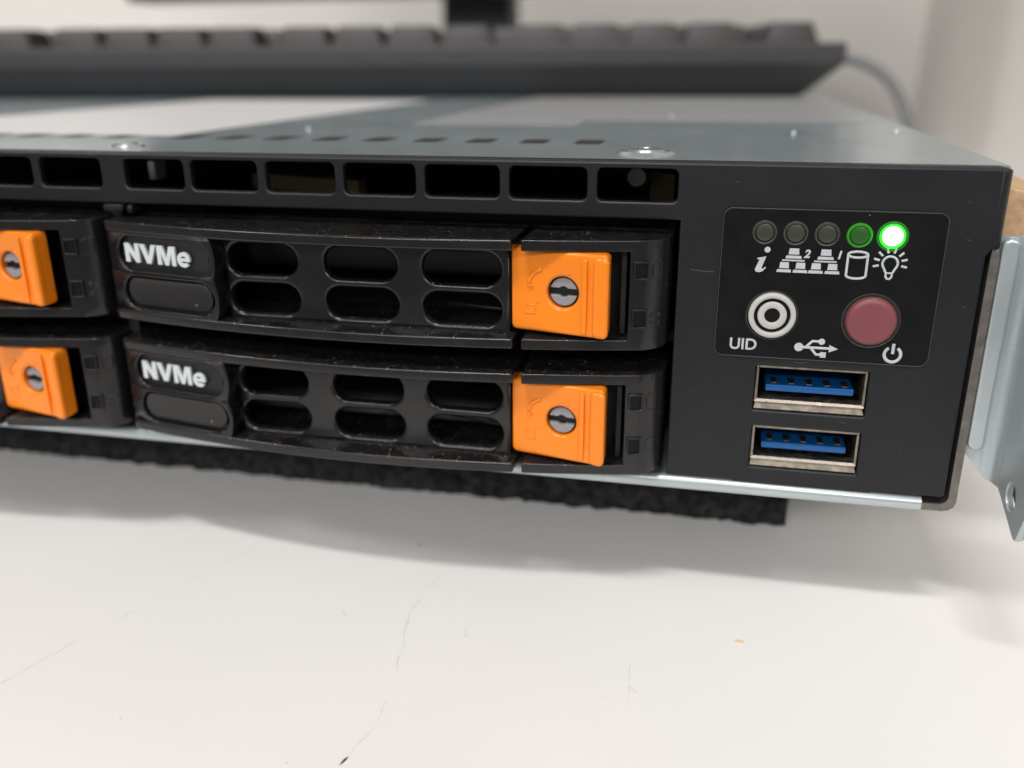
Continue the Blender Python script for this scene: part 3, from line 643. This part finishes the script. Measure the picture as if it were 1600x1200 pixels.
    bm = bmesh.new(); prism(bm, [(8, 5.6), (17, 3.6), (17, 4.0), (8, 6.0)], 2.3, 2.55, 0.05); from_bm('spring_wire', bm, M['edge'], T)
    return T
tray = make_tray()
tray['label'] = 'upper black drive tray beside the control panel, NVMe lettering on its left end'
for dx, dz, lab in ((0, -17.25, 'lower black drive tray beside the control panel, NVMe lettering on its left end'),
                    (-79.9, 0, 'upper black drive tray cut off by the left picture edge, orange latch at its right'),
                    (-79.9, -17.25, 'lower black drive tray cut off by the left picture edge, orange latch at its right')):
    c = copy_tree(tray); c.location = Vector((-75.5+dx, 0, 20.5+dz))*S; c['label'] = lab

# ------------------------------------------------------------------ strip of card on the slide rail
bm = bmesh.new(); prism(bm, [(1.7, 12), (11.5, 10), (12.5, 60), (1.7, 60)], 33.05, 40.2, 0.4, 2)
for v in bm.verts: v.co.z -= max(0, v.co.x-4)*0.22 if v.co.z > 36 else 0
tag(from_bm('card_strip', bm, M['tan'], None, 40), 'tan card strip behind the rack ear at the upper right', 'card strip')

# ------------------------------------------------------------------ keyboard on the server
KY = math.radians(8)
KB = empty('keyboard', (-6, 217, 43.62), 'charcoal keyboard lying across the server top, its long side towards the camera', 'keyboard')
KB.rotation_euler.z = KY
bm = bmesh.new(); LN, DP = 440.0, 148.0
lay = [(0.0, 9.0, 0.0), (0.0, 9.0, 0.0), (10.2, 0.0, -11.0), (15.9, 0.0, -11.0), (16.6, 0.7, -10.3)]
def rect_ring(z, inset, ext):
    x1, x0, y0, y1 = -ext, -LN+ext, inset-9.0, DP-inset
    return [bm.verts.new(c) for c in ((x0, y0, z), (x1, y0, z), (x1, y1, z), (x0, y1, z))]
rings = [rect_ring(z, i, e) for z, i, e in lay[1:]]
for a, b in zip(rings, rings[1:]):
    for i in range(4): bm.faces.new((a[i], a[(i+1) % 4], b[(i+1) % 4], b[i]))
bm.faces.new(rings[0][::-1]); bm.faces.new(rings[-1])
bmesh.ops.bevel(bm, geom=[e for e in bm.edges], offset=0.6, segments=2, profile=0.5, affect='EDGES', clamp_overlap=True)
from_bm('body', bm, M['kb'], KB, 40)
def key_mesh(w, d, h):
    bm = bmesh.new(); a = [bm.verts.new(c) for c in ((-w/2, -d/2, 0), (w/2, -d/2, 0), (w/2, d/2, 0), (-w/2, d/2, 0))]
    b = [bm.verts.new(c) for c in ((-w/2+2.3, -d/2+2.0, h), (w/2-2.3, -d/2+2.0, h), (w/2-2.3, d/2-2.6, h), (-w/2+2.3, d/2-2.6, h))]
    for i in range(4): bm.faces.new((a[i], a[(i+1) % 4], b[(i+1) % 4], b[i]))
    bm.faces.new(b); bm.faces.new(a[::-1]); bmesh.ops.bevel(bm, geom=bm.edges[:], offset=0.5, segments=2, profile=0.5, affect='EDGES'); bmesh.ops.recalc_face_normals(bm, faces=bm.faces)
    me = bpy.data.meshes.new('key'); bm.to_mesh(me); bm.free()
    for v in me.vertices: v.co *= S
    me.materials.append(M['key']); me.polygons.foreach_set('use_smooth', [True]*len(me.polygons)); me.set_sharp_from_angle(angle=math.radians(40)); return me
k1, k2, k6 = key_mesh(18.3, 18.0, 7.0), key_mesh(27.8, 18.0, 7.0), key_mesh(114, 18.0, 7.0)
rows = [[1, 0.4, 1, 1, 1, 1, 0.35, 1, 1, 1, 1, 0.35, 1, 1, 1, 1, 0.35, 1, 1, 1, 0.35, 1, 1, 1, 1]]+[[1]*14+[0.35, 1, 1, 1, 0.35, 1, 1, 1, 1]]*4+[[1.5, 1.5, 1.5, 6, 1.5, 1.5, 0.35, 1, 1, 1, 0.35, 1, 1, 1, 1]]
for r, row in enumerate(rows):
    x = 5.5; y = 4.0+19.05*r+(5 if r > 0 else 0)
    for wd in row:
        step = 19.05*wd
        if wd >= 1:
            k = bpy.data.objects.new('key', {1: k1, 1.5: k2, 6: k6}[wd]); col.objects.link(k); k.parent = KB; k.location = Vector((x-step/2, y+9, 16.2))*S
        x -= step
tube('cable', M['cable'], KB, [(5, 60, 11), (18, 62, 13), (34, 60, 12), (46, 52, 4), (52, 44, -14), (56, 40, -34), (60, 60, -58), (80, 160, -59.2), (90, 300, -59.2)], 2.1)

# ------------------------------------------------------------------ monitor behind
MO = empty('monitor', (-208, 560, TZ), 'black monitor on a narrow stand behind the keyboard, only its foot and lower edge showing', 'monitor')
MO.rotation_euler.z = math.radians(-4)
box('base', M['monitor'], MO, -120, 120, -80, 90, 0.2, 9, 3, 3)
box('neck', M['monitor'], MO, -26, 26, -4, 22, 8, 240, 4, 3)
bm = bmesh.new(); add_box(bm, -265, 265, -42, -8, 116, 400, 4, 3)
hd = from_bm('housing', bm, M['monitor'], MO)
box('screen', M['label'], MO, -254, 254, -43.2, -42.1, 130, 388)
